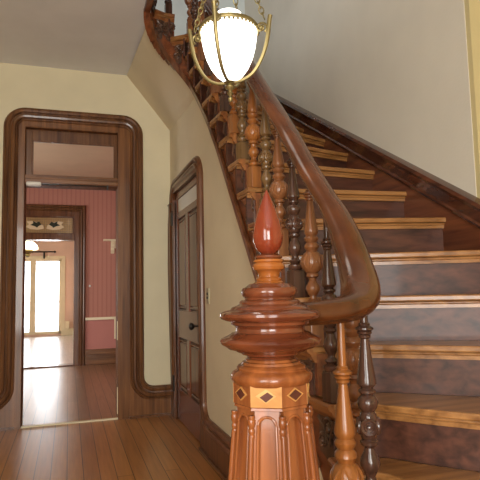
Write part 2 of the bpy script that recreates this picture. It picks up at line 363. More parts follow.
# dining doorway
def f2(u, v, d=0): return (u, Y2-d, v)
p2 = [(.165, 0), (.165, 2.63), (D0-.08, 2.63), (D0-.08, 0)]
struct('trim_7', MB().sweep([f2(*p) for p in p2], prof_mould(.11, .05), N=(0,-1,0)), M['mould'], smooth=25)
m7 = MB(); m7.box(D1, .17, Y2-.02, Y2+.2, 0, 2.64); m7.box(D0-.08, D0, Y2-.02, Y2+.2, 0, 2.64); m7.box(D0, D1, Y2-.02, Y2+.2, 2.54, 2.64); m7.box(D0, D1, Y2-.03, Y2+.2, 2.135, 2.24)
struct('trim_8', m7, M['mouldred'], smooth=0, bevel=.003)
struct('baseboard_dining', MB().box(.27, 1.6, Y2-.025, Y2-.001, 0, .2).box(.27, 1.6, Y2-.045, Y2-.001, .17, .26), M['trimh'], smooth=0, bevel=.006)
struct('trim_9', MB().box(.275, .80, Y2-.035, Y2-.001, .755, .80).box(.76, .80, Y2-.035, Y2-.001, .42, .755), M['ivory'], smooth=0, bevel=.003)
struct('trim_10', MB().box(D0, D1, Y2-.03, Y2+.2, 0, .02), M['mouldred'], smooth=0)
# stained glass transom over the dining doorway
sg = MB(); sg.box(D0, D0+.03, Y2+.02, Y2+.05, 2.24, 2.54); sg.box(D1-.03, D1, Y2+.02, Y2+.05, 2.24, 2.54); sg.box(D0+.03, D1-.03, Y2+.02, Y2+.05, 2.24, 2.26); sg.box(D0+.03, D1-.03, Y2+.02, Y2+.05, 2.52, 2.54)
s0 = struct('window_2', sg, M['mouldred'], smooth=0)
MB().box(D0+.03, D1-.03, Y2+.032, Y2+.04, 2.26, 2.52).build('amber_glass', M['stain_a'], s0, smooth=0)
ld = MB()
for i in range(24):
    x = D0+.05+i*.037
    if x < D1-.03: ld.box(x-.002, x+.002, Y2+.026, Y2+.032, 2.26, 2.52)
for i in range(6): ld.box(D0+.03, D1-.03, Y2+.026, Y2+.032, 2.285+i*.04, 2.289+i*.04)
ld.build('lead_grid', M['lead'], s0, smooth=0)
def flat(pts, y0, y1): return MB().prismf(pts, lambda u, v, d: (u, Y2+.03-d, v), y0, y1)
cxm = -.39
cr = MB()
for s in (-1, 1):
    cr.prismf([(cxm+s*.02, 2.33), (cxm+s*.12, 2.31), (cxm+s*.24, 2.32), (cxm+s*.31, 2.36), (cxm+s*.26, 2.40), (cxm+s*.30, 2.45), (cxm+s*.2, 2.46), (cxm+s*.1, 2.43), (cxm+s*.03, 2.38)], lambda u, v, d: (u, Y2+.026-d, v), 0, .006)
cr.build('cream_scrolls', M['stain_b'], s0, smooth=0)
gr = MB()
for s in (-1, 1):
    gr.prismf([(cxm+s*.06, 2.40), (cxm+s*.11, 2.37), (cxm+s*.13, 2.345), (cxm+s*.17, 2.37), (cxm+s*.24, 2.39), (cxm+s*.19, 2.42), (cxm+s*.2, 2.46), (cxm+s*.14, 2.43), (cxm+s*.1, 2.45)], lambda u, v, d: (u, Y2+.019-d, v), 0, .005)
gr.build('dark_leaves', M['stain_c'], s0, smooth=0)
# garden door in the parlour
gd = MB(); y = Y3
for x in (G0, -.98-.02, -.275-.0): gd.box(x, x+.075, y-.02, y+.06, .06, 2.26)
gd.box(-1.08, -.92, y-.03, y+.07, .06, 2.26)
gd.box(G0, G1, y-.02, y+.06, 2.2, 2.26); gd.box(G0, G1, y-.02, y+.06, .06, .13); gd.box(G0, G1, y, y+.03, .985, 1.005)
g0 = struct('window_3', gd, M['ivory'], smooth=0)
MB().box(G0+.07, -1.08, y+.02, y+.025, .13, 2.2).build('pane', M['glass'], g0, smooth=0)
MB().box(-.92, -.275, y+.02, y+.025, .13, 2.2).build('pane', M['glass'], g0, smooth=0)
struct('trim_11', MB().box(G1, G1+.1, y-.03, y, 0, 2.36).box(G0-.1, G0, y-.03, y, 0, 2.36).box(G0, G1, y-.03, y, 2.26, 2.36), M['ivory'], smooth=0, bevel=.004)
struct('baseboard_parlour', MB().box(G1+.1, .16, y-.03, y, 0, .2).box(.13, .16, Y2+.9, y-.03, 0, .2), M['ivory'], smooth=0)

# closet door in the stair wall
def fx(u, v, d=0): return (XC-d, u, v)       # u = y
cw = .14; hc = .15; BC = .23
A0, A1, AT = 5.25-cw+.02, 3.93+cw, 2.31-cw+.01
cp = [(A0, .26), (A0, AT-.1)]+arc(A0-.1, AT-.1, .1, 0, PI/2)+arc(A1+.1, AT-.1, .1, PI/2, PI)+arc(A1-BC, hc+BC, BC, 0, -PI/2, 12)+[(1.90, hc)]
cm = MB(); cm.sweep([fx(*p) for p in cp], [(-o, d) for o, d in prof_mould(cw-.015, .035)], N=(-1,0,0))
cmo = struct('trim_12', cm, M['mouldred'], smooth=25)
cf = MB()
cf.box(XC-.022, XC, cy1-.005, A0+.005, 0, AT); cf.box(XC-.022, XC, A1-.005, cy0+.005, 0, AT); cf.box(XC-.022, XC, cy0, cy1, ctop-.005, AT+.005)
cf.box(XC-.02, XC, 1.88, A1, 0, hc+.02); cf.box(XC-.02, XC, A0, YF-.03, 0, .30)
pts = [(A1, hc)]+arc(A1-BC, hc+BC, BC, 0, -PI/2, 12)
cf.prismf(pts, fx, 0, .021)
cf.box(XC, XC+.12, cy0-.02, cy0, 0, ctop); cf.box(XC, XC+.12, cy1, cy1+.02, 0, ctop); cf.box(XC, XC+.12, cy0, cy1, ctop, ctop+.02)
struct('baseboard_stair', cf, M['mouldred'], smooth=0)
struct('trim_13', MB().box(XC-.036, XC-.021, 1.88, cy0, 0, .02), M['mould'], smooth=0)
dx = XC+.022
dr = MB(); dr.box(dx, dx+.04, cy0+.004, cy1-.004, .01, ctop-.004)
def stile(y0, y1, z0, z1, t=.016): dr.box(dx-t, dx, y0, y1, z0, z1)
stile(cy0+.004, cy0+.115, .01, ctop-.004); stile(cy1-.115, cy1-.004, .01, ctop-.004); stile(cy0+.115, cy1-.115, .01, .30); stile(cy0+.115, cy1-.115, .78, 1.03); stile(cy0+.115, cy1-.115, ctop-.075, ctop-.004); stile(cy0+.115, cy1-.115, 1.90, 1.96)
ym = (cy0+cy1)/2; stile(ym-.05, ym+.05, .30, .78); stile(ym-.05, ym+.05, 1.03, 1.90)
d0 = struct('door_1', dr, M['door'], smooth=0, bevel=.003)
for (z0, z1) in ((.30, .78), (1.03, 1.90)):
    for (a, b) in ((cy0+.115, ym-.05), (ym+.05, cy1-.115)):
        p = MB(); rect = [(a+.006, z0+.006), (b-.006, z0+.006), (b-.006, z1-.006), (a+.006, z1-.006)]
        p.sweep([(dx-.002, q[0], q[1]) for q in rect], [(0,0),(.012,.0),(.018,.012),(.028,.006),(.032,0)], N=(-1,0,0), closed=True)
        p.box(dx-.012, dx+.002, a+.05, b-.05, z0+.05, z1-.05)
        p.build('door_panel', M['mouldred'], d0, smooth=25, bevel=.003)
MB().box(dx-.008, dx+.002, cy0+.125, cy1-.125, 1.965, ctop-.08).build('top_light', M['grey'], d0, smooth=0)
kp = MB().box(dx-.022, dx-.014, 4.165, 4.215, .80, 1.03).build('lock_plate', M['iron'], d0, smooth=0, bevel=.004)
kb = MB(); kb.lathe([(.009,0),(.009,.03),(.016,.036),(.027,.048),(.03,.06),(.024,.072),(.008,.078)], n=16)
kb.v = [(dx-.02-z, 4.19+x, .925+yy) for (x, yy, z) in kb.v]
kb.build('door_knob', M['iron'], kp)
for z in (1.86, .27):
    h = MB().box(XC-.03, XC-.02, cy1-.012, cy1+.055, z, z+.13); h.lathe([(.008,0),(.008,.15)], (XC-.026, cy1-.003, z-.01), 8)
    h.build('hinge', M['iron'], d0, smooth=30)
# small fixtures
ls = empty('light_switch', (XC-.001, 3.84, 1.167), 'brass light switch plate on the cream wall beside the closet door', 'light switch')
MB().box(-.007, 0, -.036, .036, -.058, .058).build('plate', M['nickel'], ls, smooth=0, bevel=.002)
MB().box(-.014, -.006, -.012, .012, -.022, -.004).box(-.014, -.006, -.012, .012, .006, .026).build('button', M['iron'], ls, smooth=0, bevel=.002)
cl = empty('transom_rod', (0, YF-.03, 2.25), 'thin dark transom rod under the bar of the hall doorway', 'rod')
MB().tube([(-.33,-.03,0),(.36,-.03,0)], .006).box(.35, .365, -.04, .015, -.03, .012).build('rod', M['iron'], cl, smooth=30)
cb = MB().box(-.09,.045,-.028,.028,-.02,.018).build('clamp', M['white'], cl, smooth=0, bevel=.012); cb.location = (-.3,-.03,.0); cb['label'] = 'white plastic end clamp'
def strikes(n, z0, z1):
    o = MB().box(X1-.006, X1+.001, YF-.018, YF+.0, z0, z1).build(n, M['ivory'], None, smooth=0); return o
tag(strikes('hinge_patch', .75, .93), 'upper pale hinge patch on the right jamb of the hall doorway', 'hinge patch', 'pale hinge patches')
tag(strikes('hinge_patch', .05, .30), 'lower pale hinge patch on the right jamb near the threshold', 'hinge patch', 'pale hinge patches')
cbk = MB(); cbk.box(.57, .84, Y2-.13, Y2, 2.12, 2.145)
cbk.prismf([(0,2.12),(.11,2.12),(.11,2.09),(.075,2.06),(.08,2.03),(.045,1.99),(.05,1.96),(.015,1.92),(0,1.90)], lambda u, v, d: (d, Y2-u, v), .70, .76)
cbk.prismf([(.70,2.12),(.84,2.12),(.84,1.92),(.80,1.93),(.79,1.99),(.745,2.01),(.74,2.06),(.70,2.08)], lambda u, v, d: (u, Y2-d, v), 0, .03)
tag(cbk.build('wall_bracket', M['ivory'], smooth=0, bevel=.003), 'ivory scroll bracket shelf on the red striped wall', 'bracket')
th = MB(); th.lathe([(.02,0),(.02,.012),(.012,.02),(.002,.022)], n=14); th.v = [(.35+x, Y2-z, 1.34+yy) for (x,yy,z) in th.v]
tag(th.build('wall_button', M['white']), 'small round white button on the red striped wall', 'button')
cr_ = empty('curtain_rod', (-.7, Y3-.06, 2.477), 'dark curtain rod on the peach wall above the garden door', 'curtain rod')
MB().tube([(-.33,0,0),(.3,0,0)], .02).ball((.3,0,0), .035).ball((-.33,0,0), .035).build('rod', M['iron'], cr_)
MB().box(-.02,.02,-.01,.06,-.2,.02).build('support', M['iron'], cr_, smooth=0)
tag(MB().box(-.09, .03, Y3-.16, Y3-.03, .2, .42).build('wall_box', M['ivory'], smooth=0, bevel=.01), 'small cream box low on the peach wall right of the garden door', 'box')
fa = empty('ceiling_lamp', (-.76, 11, 0), 'opal glass ceiling lamp with brass fitting in the farthest room', 'lamp')
MB().lathe([(.004,2.7),(.03,2.28),(.035,2.26)], n=12).tube([(0,0,2.25),(0,0,2.86)], .01).build('stem', M['brass'], fa)
MB().lathe([(.04,2.25),(.10,2.235),(.165,2.18),(.19,2.12),(.185,2.09),(.18,2.085)], n=24).build('lamp_shade', M['farglobe'], fa)
MB().lathe([(.09,2.085),(.10,2.06),(.07,2.03),(.04,1.99),(.05,1.97),(.01,1.94)], n=20).build('fitting', M['brass'], fa)

# ================================================================ staircase
RISE = .194
def hk(k): return (6+k)*RISE
NOSE = {-5: [(.60,1.36),(.60,1.0),(.58,.3)], -4: [(.79,1.45),(.86,1.2),(1.0,.5)],
 -3: [(.92,1.66),(1.01,1.60),(1.06,1.46),(1.2,1.1),(1.38,.6)],
 -2: [(.93,1.80),(1.07,1.74),(1.17,1.62),(1.29,1.48),(1.85,.85)],
 -1: [(.93,1.965),(1.15,1.93),(1.49,1.67),(1.85,1.38)],
 0: [(.925,2.13),(1.2,2.04),(1.5,1.89),(1.85,1.67)], 1: [(.92,2.275),(1.4,2.065),(1.85,1.855)],
 2: [(.91,2.455),(1.385,2.335),(1.85,2.235)], 3: [(.90,2.62),(1.85,2.555)], 4: [(.90,2.775),(1.85,2.875)], 5: [(.90,2.93),(1.85,3.195)],
 6: [(.90,3.11),(1.85,3.53)], 7: [(.90,3.31),(1.85,3.90)], 8: [(.90,3.5),(1.85,4.28)], 9: [(.90,3.69),(1.85,4.72)], 10: [(.90,3.88),(1.85,5.3)]}
for k, a, o in ((11, 20, (1.45, YF)), (12, 75, (.95, YF)), (13, 130, (.40, YF))):
    a = math.radians(a); NOSE[k] = [(cx+.15*math.cos(a), cyy+.15*math.sin(a)), o]
stair = empty('staircase', (1.4, 2.0, 0), 'winding wooden staircase rising left along the grey wall', 'staircase'); SO = (1.4, 2.0, 0)
for k_ in (-3, -2, -1, 0, 1, 2):
    NOSE[k_] = [(p.x, p.y) for p in catmull([(a, b, 0) for a, b in NOSE[k_]], 5)]
ks = sorted(NOSE)
def lerp_back(k):
    if k+1 in NOSE: return NOSE[k+1]
    return [(.48, 4.0), (-.2, YF)]
for k in ks:
    fr = NOSE[k]; bk = lerp_back(k); z = hk(k)
    bko = offset_poly(bk, .03)            # riser line (behind the nosing)
    corner = []
    if k <= 9 and abs(fr[-1][0]-XR) < .01 and False: pass
    tail = []
    if k == -3: tail = [(1.85,.6)]
    if k == -5 : tail = []
    if k == 10: tail = [(1.85, YF)]
    pl = list(fr)+tail+list(reversed(bko))
    rf = offset_poly(fr, .012)
    # nosing with a rounded edge : two stacked slabs
    t = MB(); t.prism(pl, z-.026, z)
    pl2 = list(rf)+tail+list(reversed(bko)); t.prism(pl2, z-.040, z-.026)
    tt = t.build('tread', M['tread'], stair, SO, smooth=0, bevel=.006)
    # riser
    rl = offset_poly(fr, .03); r2 = offset_poly(fr, .045)
    MB().prism(rl+list(reversed(r2)), hk(k-1) if k > -5 else 0, z-.040).build('riser', M['riser'], stair, SO, smooth=30)
    if k >= -4:
        c1 = offset_poly(fr, .018)
        MB().prism(c1+list(reversed(rl)), z-.055, z-.040).build('cove', M['tread'], stair, SO, smooth=0)
# outer string, stepped top
def string_pts(k):
    if k >= 11: return None
SP = [(.60,1.335),(.70,1.36),(.79,1.415),(.87,1.50),(.93,1.63),(.95,1.80)]
for yv in (1.965,2.13,2.29,2.455,2.62,2.775,2.93,3.11,3.31,3.5,3.69,3.88,4.0): SP.append((.95 if yv < 2.2 else .943, yv))
def zbp(x, y): return zb(y) if y > 1.6 else 0
st = MB()
def seg(p, q, z0, z1, zt, th=.05, off=0.0):
    d = (Vector(q)-Vector(p)); n = Vector((-d.y, d.x)).normalized()   # left = hall side
    a = Vector(p)+n*off; b = Vector(q)+n*off; c = a-n*th; e = b-n*th
    st.add([(a.x,a.y,z0),(b.x,b.y,z1),(b.x,b.y,zt),(a.x,a.y,zt),(c.x,c.y,z0),(e.x,e.y,z1),(e.x,e.y,zt),(c.x,c.y,zt)],
           [(0,1,2,3),(4,7,6,5),(0,4,5,1),(3,2,6,7),(0,3,7,4),(1,5,6,2)])
lev = {0:-5,1:-5,2:-4,3:-4,4:-3,5:-2}
for i in range(len(SP)-1):
    k = lev[i] if i in lev else i-7+0
    if i >= 5: k = i-7
    seg(SP[i], SP[i+1], zbp(*SP[i]), zbp(*SP[i+1]), hk(k)-.03)
RA = RS
arcs = [(-0.0, 20, 10), (20, 75, 11), (75, 130, 12), (130, 180, 13)]
for (a0, a1, k) in arcs:
    n = 5
    for i in range(n):
        u = math.radians(a0+(a1-a0)*i/n); v = math.radians(a0+(a1-a0)*(i+1)/n)
        seg((cx+RA*math.cos(u), cyy+RA*math.sin(u)), (cx+RA*math.cos(v), cyy+RA*math.sin(v)), 2.8+1.16*RS*u-.03, 2.8+1.16*RS*v-.03, hk(k)-.03+(.06 if k == 13 else 0))
st.build('outer_string', M['string'], stair, SO, smooth=20)
# bead along the bottom edge of the string
bp = [(x-.012, y, zbp(x,y)+.02) for (x, y) in SP if y > 1.9]+[(cx+(RA-.012)*math.cos(a), cyy+(RA-.012)*math.sin(a), 2.8+1.16*RS*a-.01) for a in [i*.2 for i in range(1,15)]]
MB().sweep(bp, [(-.012,-.022),(.012,-.022),(.016,0),(.006,.014),(-.012,.014)]).build('string_bead', M['mouldred'], stair, SO)
# nosing returns and carved brackets on the string
def frame(p, q):
    d = Vector((q[0]-p[0], q[1]-p[1])); L = d.length; d.normalize(); n = Vector((-d.y, d.x)); return d, n, L
def scroll(mb, F, cxl, czl, r, turns, s, rad):
    pts = []
    for i in range(22):
        t = i/21; a = t*turns*2*PI; q = r*(1-.82*t); pts.append(F(cxl+s*q*math.cos(a), czl+q*math.sin(a), .008))
    mb.tube(pts, rad, 6)
def bracket(p, q, k, drop=.185):
    d, n, L = frame(p, q)
    ztop = hk(k)-.045
    def F(u, v, w): b = Vector((p[0],p[1]))+d*u+n*w; return (b.x, b.y, ztop+v)
    z = min(drop, ztop-.02)
    m = MB()
    m.prismf([(.022,-.012),(L-.012,-.012),(L-.012,-z*.86),(L*.72,-z*.90),(L*.5,-z*.98),(.3*L,-z*.90),(.022,-z*.86)], F, 0, .006)
    scroll(m, F, L*.36, -z*.32, .045, 1.6, 1, .008); scroll(m, F, L*.72, -z*.62, .034, 1.5, -1, .007)
    m.tube([F(L*.12,-z*.1,.012), F(L*.3,-z*.62,.014), F(L*.62,-z*.3,.012), F(L*.9,-z*.15,.01)], .007, 6)
    m.ball(F(L*.36,-z*.32,.01), .014); m.ball(F(L*.72,-z*.62,.01), .011)
    m.build('carved_bracket', M['carved'], stair, SO)
    r = MB()
    def G(u, v, w): b = Vector((p[0],p[1]))+d*u+n*w; return (b.x, b.y, hk(k)+v)
    u0, u1 = -.0, L+.02
    r.sweep([G(u0,0,.0), G(u1,0,.0)], [(0,-.0),(-.036,-.0),(-.042,-.010),(-.038,-.024),(-.026,-.03),(-.022,-.045),(-.012,-.055),(-.008,-.065),(0,-.065)])
    r.build('nosing_return', M['return_'], stair, SO, smooth=30)
for i in range(0, len(SP)-1):
    if i < 4: k = lev[i]
    elif i == 4: k = -3
    else: k = i-7
    if i in (0, 2): bracket(SP[i], SP[i+2], k)
    elif i in (1, 3): continue
    elif i == len(SP)-2: bracket(SP[i], (cx+RA*math.cos(.35), cyy+RA*math.sin(.35)), 10)
    else: bracket(SP[i], SP[i+1], k)
for (a0, a1, k) in arcs[1:]:
    n = 2
    for i in range(n):
        u = math.radians(a0+(a1-a0)*i/n); v = math.radians(a0+(a1-a0)*(i+1)/n)
        bracket((cx+RA*math.cos(u), cyy+RA*math.sin(u)), (cx+RA*math.cos(v), cyy+RA*math.sin(v)), k)
# wall string on the right: skirting board and moulded cap
TL = [(1.0, 1.03), (2.007, 1.605), (3.0, 2.18), (3.977, 2.745), (4.292, 2.92), (5.3, 3.5)]
def ztl(y): return interp(y, TL)
sk = MB(); pr_ = [(.9, 0.3), (5.34, 2.6), (5.34, ztl(5.34)-.02), (.9, ztl(.9)-.02)]
sk.prismf(pr_, lambda u, v, d: (XR-d, u, v), -.02, .012); sk.build('wall_skirting', M['skirt'], stair, SO, smooth=0)
cap = MB(); cap.sweep([(XR, .9, ztl(.9)), (XR, 5.34, ztl(5.34))], [(-.02,0),(-.055,-.006),(-.062,-.022),(-.05,-.036),(-.046,-.046),(-.04,-.066),(-.03,-.085),(-.028,-.095),(-.034,-.105),(-.026,-.118),(-.01,-.12),(.0,-.12),(.0,0)], N=(0,-.4965,.868))
cap.build('skirting_cap', M['cap'], stair, SO, smooth=25)

# ================================================================ handrail
RC = [(.57,1.265,1.135),(.66,1.28,1.138),(.73,1.308,1.145),(.79,1.352,1.16),(.843,1.425,1.20),(.885,1.52,1.272),(.913,1.62,1.37),(.932,1.74,1.485),(.93,1.80,1.545),(.93,1.95,1.695),(.93,2.17,1.935),(.93,2.43,2.195),(.93,2.65,2.42),(.93,3.0,2.79),(.93,3.4,3.17),(.93,3.75,3.52),(.92,4.0,3.76),(.87,4.14,3.94),(.77,4.2,4.12),(.65,4.16,4.3),(.58,4.02,4.42),(.56,3.8,4.48),(.555,3.4,4.5),(.555,2.6,4.5),(.555,0.6,4.5)]
rc = catmull(RC, 8)
hp = [(-.030,-.038),(-.034,-.030),(-.048,-.026),(-.060,-.012),(-.061,.004),(-.054,.022),(-.036,.036),(-.014,.043),(.014,.043),(.036,.036),(.054,.022),(.061,.004),(.060,-.012),(.048,-.026),(.034,-.030),(.030,-.038)]
hr = MB().sweep(rc, hp, scale=[(.72+.25*min(1, i/30)) if i < 36 else max(.78, .97-.19*(i-36)/28) for i in range(len(rc))])
ho = hr.build('handrail', M['rail'], smooth=50)
tag(ho, 'massive polished walnut handrail sweeping from the newel up the stairs', 'handrail')
def rail_under(x, y):
    best = min(rc, key=lambda p: (p.x-x)**2+(p.y-y)**2 if p.z < 4.0 else 9)
    return best.z-.036

# ================================================================ balusters
def bal_profiles(style, zb_, ztop):
    """turned heights relative to the bulb centre zb_; returns block top and profile"""
    up = ztop-zb_
    c = min(.275, up-.03); s = c/.275
    if style == 1:
        p = [(.024,-.186),(.030,-.180),(.030,-.170),(.018,-.162),(.024,-.155),(.015,-.148),(.014,-.138),(.022,-.128),(.030,-.112),(.027,-.096),(.015,-.078),(.017,-.066),(.026,-.060),(.026,-.052),(.022,-.046),
             (.033,-.036),(.042,-.016),(.0435,.0),(.041,.018),(.033,.036),(.022,.044),(.024,.050),(.031,.060),(.030,.070),(.021,.080),(.028,.090),(.030,.098),(.022,.108),(.029,.120),(.029,.128),(.026,.150),(.019,.200),(.0135,c-.03)]
    else:
        p = [(.026,-.204),(.032,-.196),(.032,-.184),(.018,-.176),(.028,-.166),(.016,-.156),(.014,-.146),(.022,-.130),(.030,-.112),(.028,-.096),(.017,-.074),(.015,-.064),(.026,-.054),(.027,-.046),(.020,-.040),(.024,-.036),(.026,-.022),
             (.026,.024),(.024,.034),(.019,.040),(.028,.052),(.032,.066),(.027,.080),(.017,.088),(.026,.096),(.026,.102),(.018,.108),(.029,.120),(.029,.130),(.026,.150),(.019,.200),(.0135,c-.03)]
    p = [(r, z) for (r, z) in p if z < c-.024]+[(.0125,c-.022),(.018,c-.018),(.019,c-.012),(.016,c-.010),(.022,c-.006),(.023,c-.001),(.020,c+.001),(.027,c+.006),(.027,c+.011),(.021,c+.015),(.016,c+.018),(.018,c+.022),(.012,c+.027)]
    p = [(r, z) for (r, z) in p if z < up-.004]+[(.011, up)]
    return p
def disc_fn(c, n, s=1):
    n = Vector(n).normalized(); a = n.cross(Vector((0,0,1))).normalized(); b = a.cross(n)
    return lambda x, y, z: tuple(Vector(c)+a*x*s+b*y*s+n*z*s)
def make_baluster(x, y, z0, zbulb, ztop, style, m, label, rz=0, group='turned balusters of the staircase'):
    o = empty('baluster', (x, y, z0), label, 'baluster', group, rz)
    zb_ = zbulb-z0; up = ztop-z0
    p = [(r, z+zb_) for (r, z) in bal_profiles(style, zb_, up)]
    bt = p[0][1]
    b = MB(); b.box(-.029,.029,-.029,.029,0,bt-.006); b.prismf([(-.029,-.029),(.029,-.029),(.029,.029),(-.029,.029)], lambda u, v, d: (u*(1-.18*d), v*(1-.18*d), bt-.006+.006*d), 0, 1)
    b.build('block', m, o, smooth=0, bevel=.003)
    MB().lathe(p, n=20).build('turned_shaft', m, o, smooth=40)
    for a in (0, PI/2, PI, 3*PI/2):
        n = (math.cos(a), math.sin(a), 0)
        rr_ = .036 if style == 1 else .024
        c = (n[0]*rr_, n[1]*rr_, zb_-.001)
        F = disc_fn(c, n)
        r = MB()
        if style == 1:
            r.torus(None, .014, .004, F, 16, 6)
            q = MB().lathe([(.008,0),(.007,.006),(.002,.010)], n=10); q.v = [F(*v) for v in q.v]; r.add(q.v, q.f)
        else:
            q = MB().lathe([(.026,-.002),(.026,.006),(.022,.010),(.018,.008),(.015,.006),(.012,.010),(.008,.008),(.005,.013),(.001,.014)], n=20); q.v = [F(*v) for v in q.v]; r.add(q.v, q.f)
        r.build('rosette', m, o, smooth=40)
    if style == 1:
        lf = MB()
        for j in range(4):
            for sg in (-1, 1):
                a = PI/4+j*PI/2
                lf.tube([((.031+.0125*math.sin(PI*min(1,t*1.0)))*math.cos(a+sg*(.08+.42*math.sin(PI*t*.9))), (.031+.0125*math.sin(PI*t))*math.sin(a+sg*(.08+.42*math.sin(PI*t*.9))), zb_-.034+.066*t) for t in [i/10 for i in range(11)]], .0042, 6)
            lf.tube([((.031+.0135*math.sin(PI*t))*math.cos(a), (.031+.0135*math.sin(PI*t))*math.sin(a), zb_-.034+.066*t) for t in [i/8 for i in range(9)]], .004, 6)
        lf.build('carved_leaves', m, o)
    return o
BL, BM_, BD, BO = M['balight'], M['bamid'], M['badark'], M['baolive']
bals = [
 (.72,1.332,-5,.686,1,BL,'honey coloured baluster just right of the newel post, nearest the camera'),
 (.85,1.425,-4,.795,2,BD,'near-black baluster with round rosette under the handrail curve'),
 (.93,1.64,-3,.955,1,BM_,'brown carved baluster behind the honey and near-black ones under the curve'),
 (.95,1.838,-2,1.095,2,BD,'dark baluster seen both above and below the level end of the handrail'),
 (.95,1.978,-1,1.311,1,BM_,'tan baluster with carved bulb and rosette right of the finial'),
 (.955,2.158,0,1.491,2,BD,'dark walnut baluster with square block showing just above the newel cap'),
 (.95,2.31,1,1.674,1,BM_,'orange brown baluster rising directly behind the finial'),
 (.95,2.47,2,1.869,2,BO,'olive brown baluster between the two orange ones above the finial tip'),
 (.945,2.643,3,2.051,1,BL,'bright orange baluster below the lamp, left of the rail highlight'),
 (.94,2.81,4,2.25,2,BO,'greyish brown baluster standing left of the bright orange one'),
 (.94,2.955,5,2.44,1,BL,'amber baluster third from the left edge of the flight under the lamp'),
 (.94,3.13,6,2.64,2,BD,'dark baluster directly under the lamp finial'),
 (.94,3.33,7,2.85,1,BM_,'reddish baluster behind the lower left of the lamp globe'),
 (.94,3.52,8,3.04,2,BD,'dark baluster behind the middle of the lamp globe'),
 (.94,3.71,9,3.23,1,BM_,'reddish baluster behind the upper lamp globe'),
 (.94,3.92,10,3.42,2,BD,'dark baluster behind the upper left of the lamp globe'),
]
for (x, y, k, zbu, s, m, lab) in bals:
    ru = rail_under(x, y)
    make_baluster(x, y, hk(k), zbu, ru+.004, s, m, lab, rz=math.atan2(-y, -x)+(.05 if k == -4 else .6 if s == 2 else .5))
def arcb(a, r=.225): a = math.radians(a); return cx+r*math.cos(a), cyy+r*math.sin(a)
for (a, k, zt, s, m, lab) in ((38,11,3.96,1,BM_,'reddish baluster just left of the lamp at the turn of the stairs'), (88,12,4.15,2,BD,'dark baluster at the turn, second left of the lamp'), (140,13,4.32,1,BD,'dark baluster at the upper left edge of the stair turn')):
    x, y = arcb(a)
    make_baluster(x, y, hk(k), hk(k)+.335, zt, s, m, lab)

# ================================================================ newel post
NX, NY = .477, 1.243
nw = empty('newel_post', (NX, NY, 0), 'large octagonal newel post with red teardrop finial at the stair foot', 'newel post')
def H(ypx): return interp(ypx, [(190,1.454),(250,1.301),(315,1.138),(345,1.065),(382,.975),(405,.92),(470,.767)])
def W(wpx): return wpx/398.0/2
fin = [(.002,190),(3,192),(6,195),(10,200),(15,206),(20,213),(25,221),(28.5,229),(30.5,237),(29.5,243),(26,247.5),(20,251.5),(13,255)]
MB().lathe([(W(w) if w > 1 else .001, H(y)) for w, y in reversed(fin)], n=32).build('finial', M['finial'], nw, smooth=60)
p1 = [(13,253),(16,254.2),(22,255),(27,256.2),(28,258),(25,259.5)]
MB().lathe([(W(w), H(y)) for w, y in reversed(p1)], n=32).build('collar', M['newelcap'], nw, smooth=40)
p2_ = [(24,259),(30,260),(31,262),(28,263),(31,264.5),(33,267),(31,270),(25,271.5),(22,273.5),(21.5,277),(23,277.6),(26,279),(25,281),(28,281.6),(30,283),(40,284.2),(42,285.6)]
MB().lathe([(W(w), H(y)) for w, y in reversed(p2_)], n=32).build('neck_turning', M['amber'], nw, smooth=40)
p3 = [(40,284),(46,286.5),(53,288),(55.5,290.5),(56,293),(53,296),(50,297.5),(49.5,299),(56,299.8),(60,301.5),(61,303.5),(66,305),(75,306.5),(78,308.5),(92,310.5),(99,312.5),(100,315),(97,317.5),(88,319.5),(78,321),(77,323.5),(71,325),(68,327),(68,329),(70,331),(76,331.8),(80,333.5),(88,335.5),(97,337.5),(100,340),(97,343),(88,345.5),(84,347.5),(72,348.5),(68,350.5),(60,351.3),(57,353.5),(50,354.5),(47,356),(46,357.5)]
MB().lathe([(W(w), H(y)) for w, y in reversed(p3)], n=48).build('turned_cap', M['newelcap'], nw, smooth=35)
p4 = [(45,357),(50,358),(52,360),(57,360.7),(59,363),(65,364),(68,366),(67,368),(70,369),(77,371),(80,374),(80,377),(77,380),(74,381.5)]
MB().lathe([(W(w), H(y)) for w, y in reversed(p4)], n=40).build('base_torus', M['newel'], nw, smooth=35)
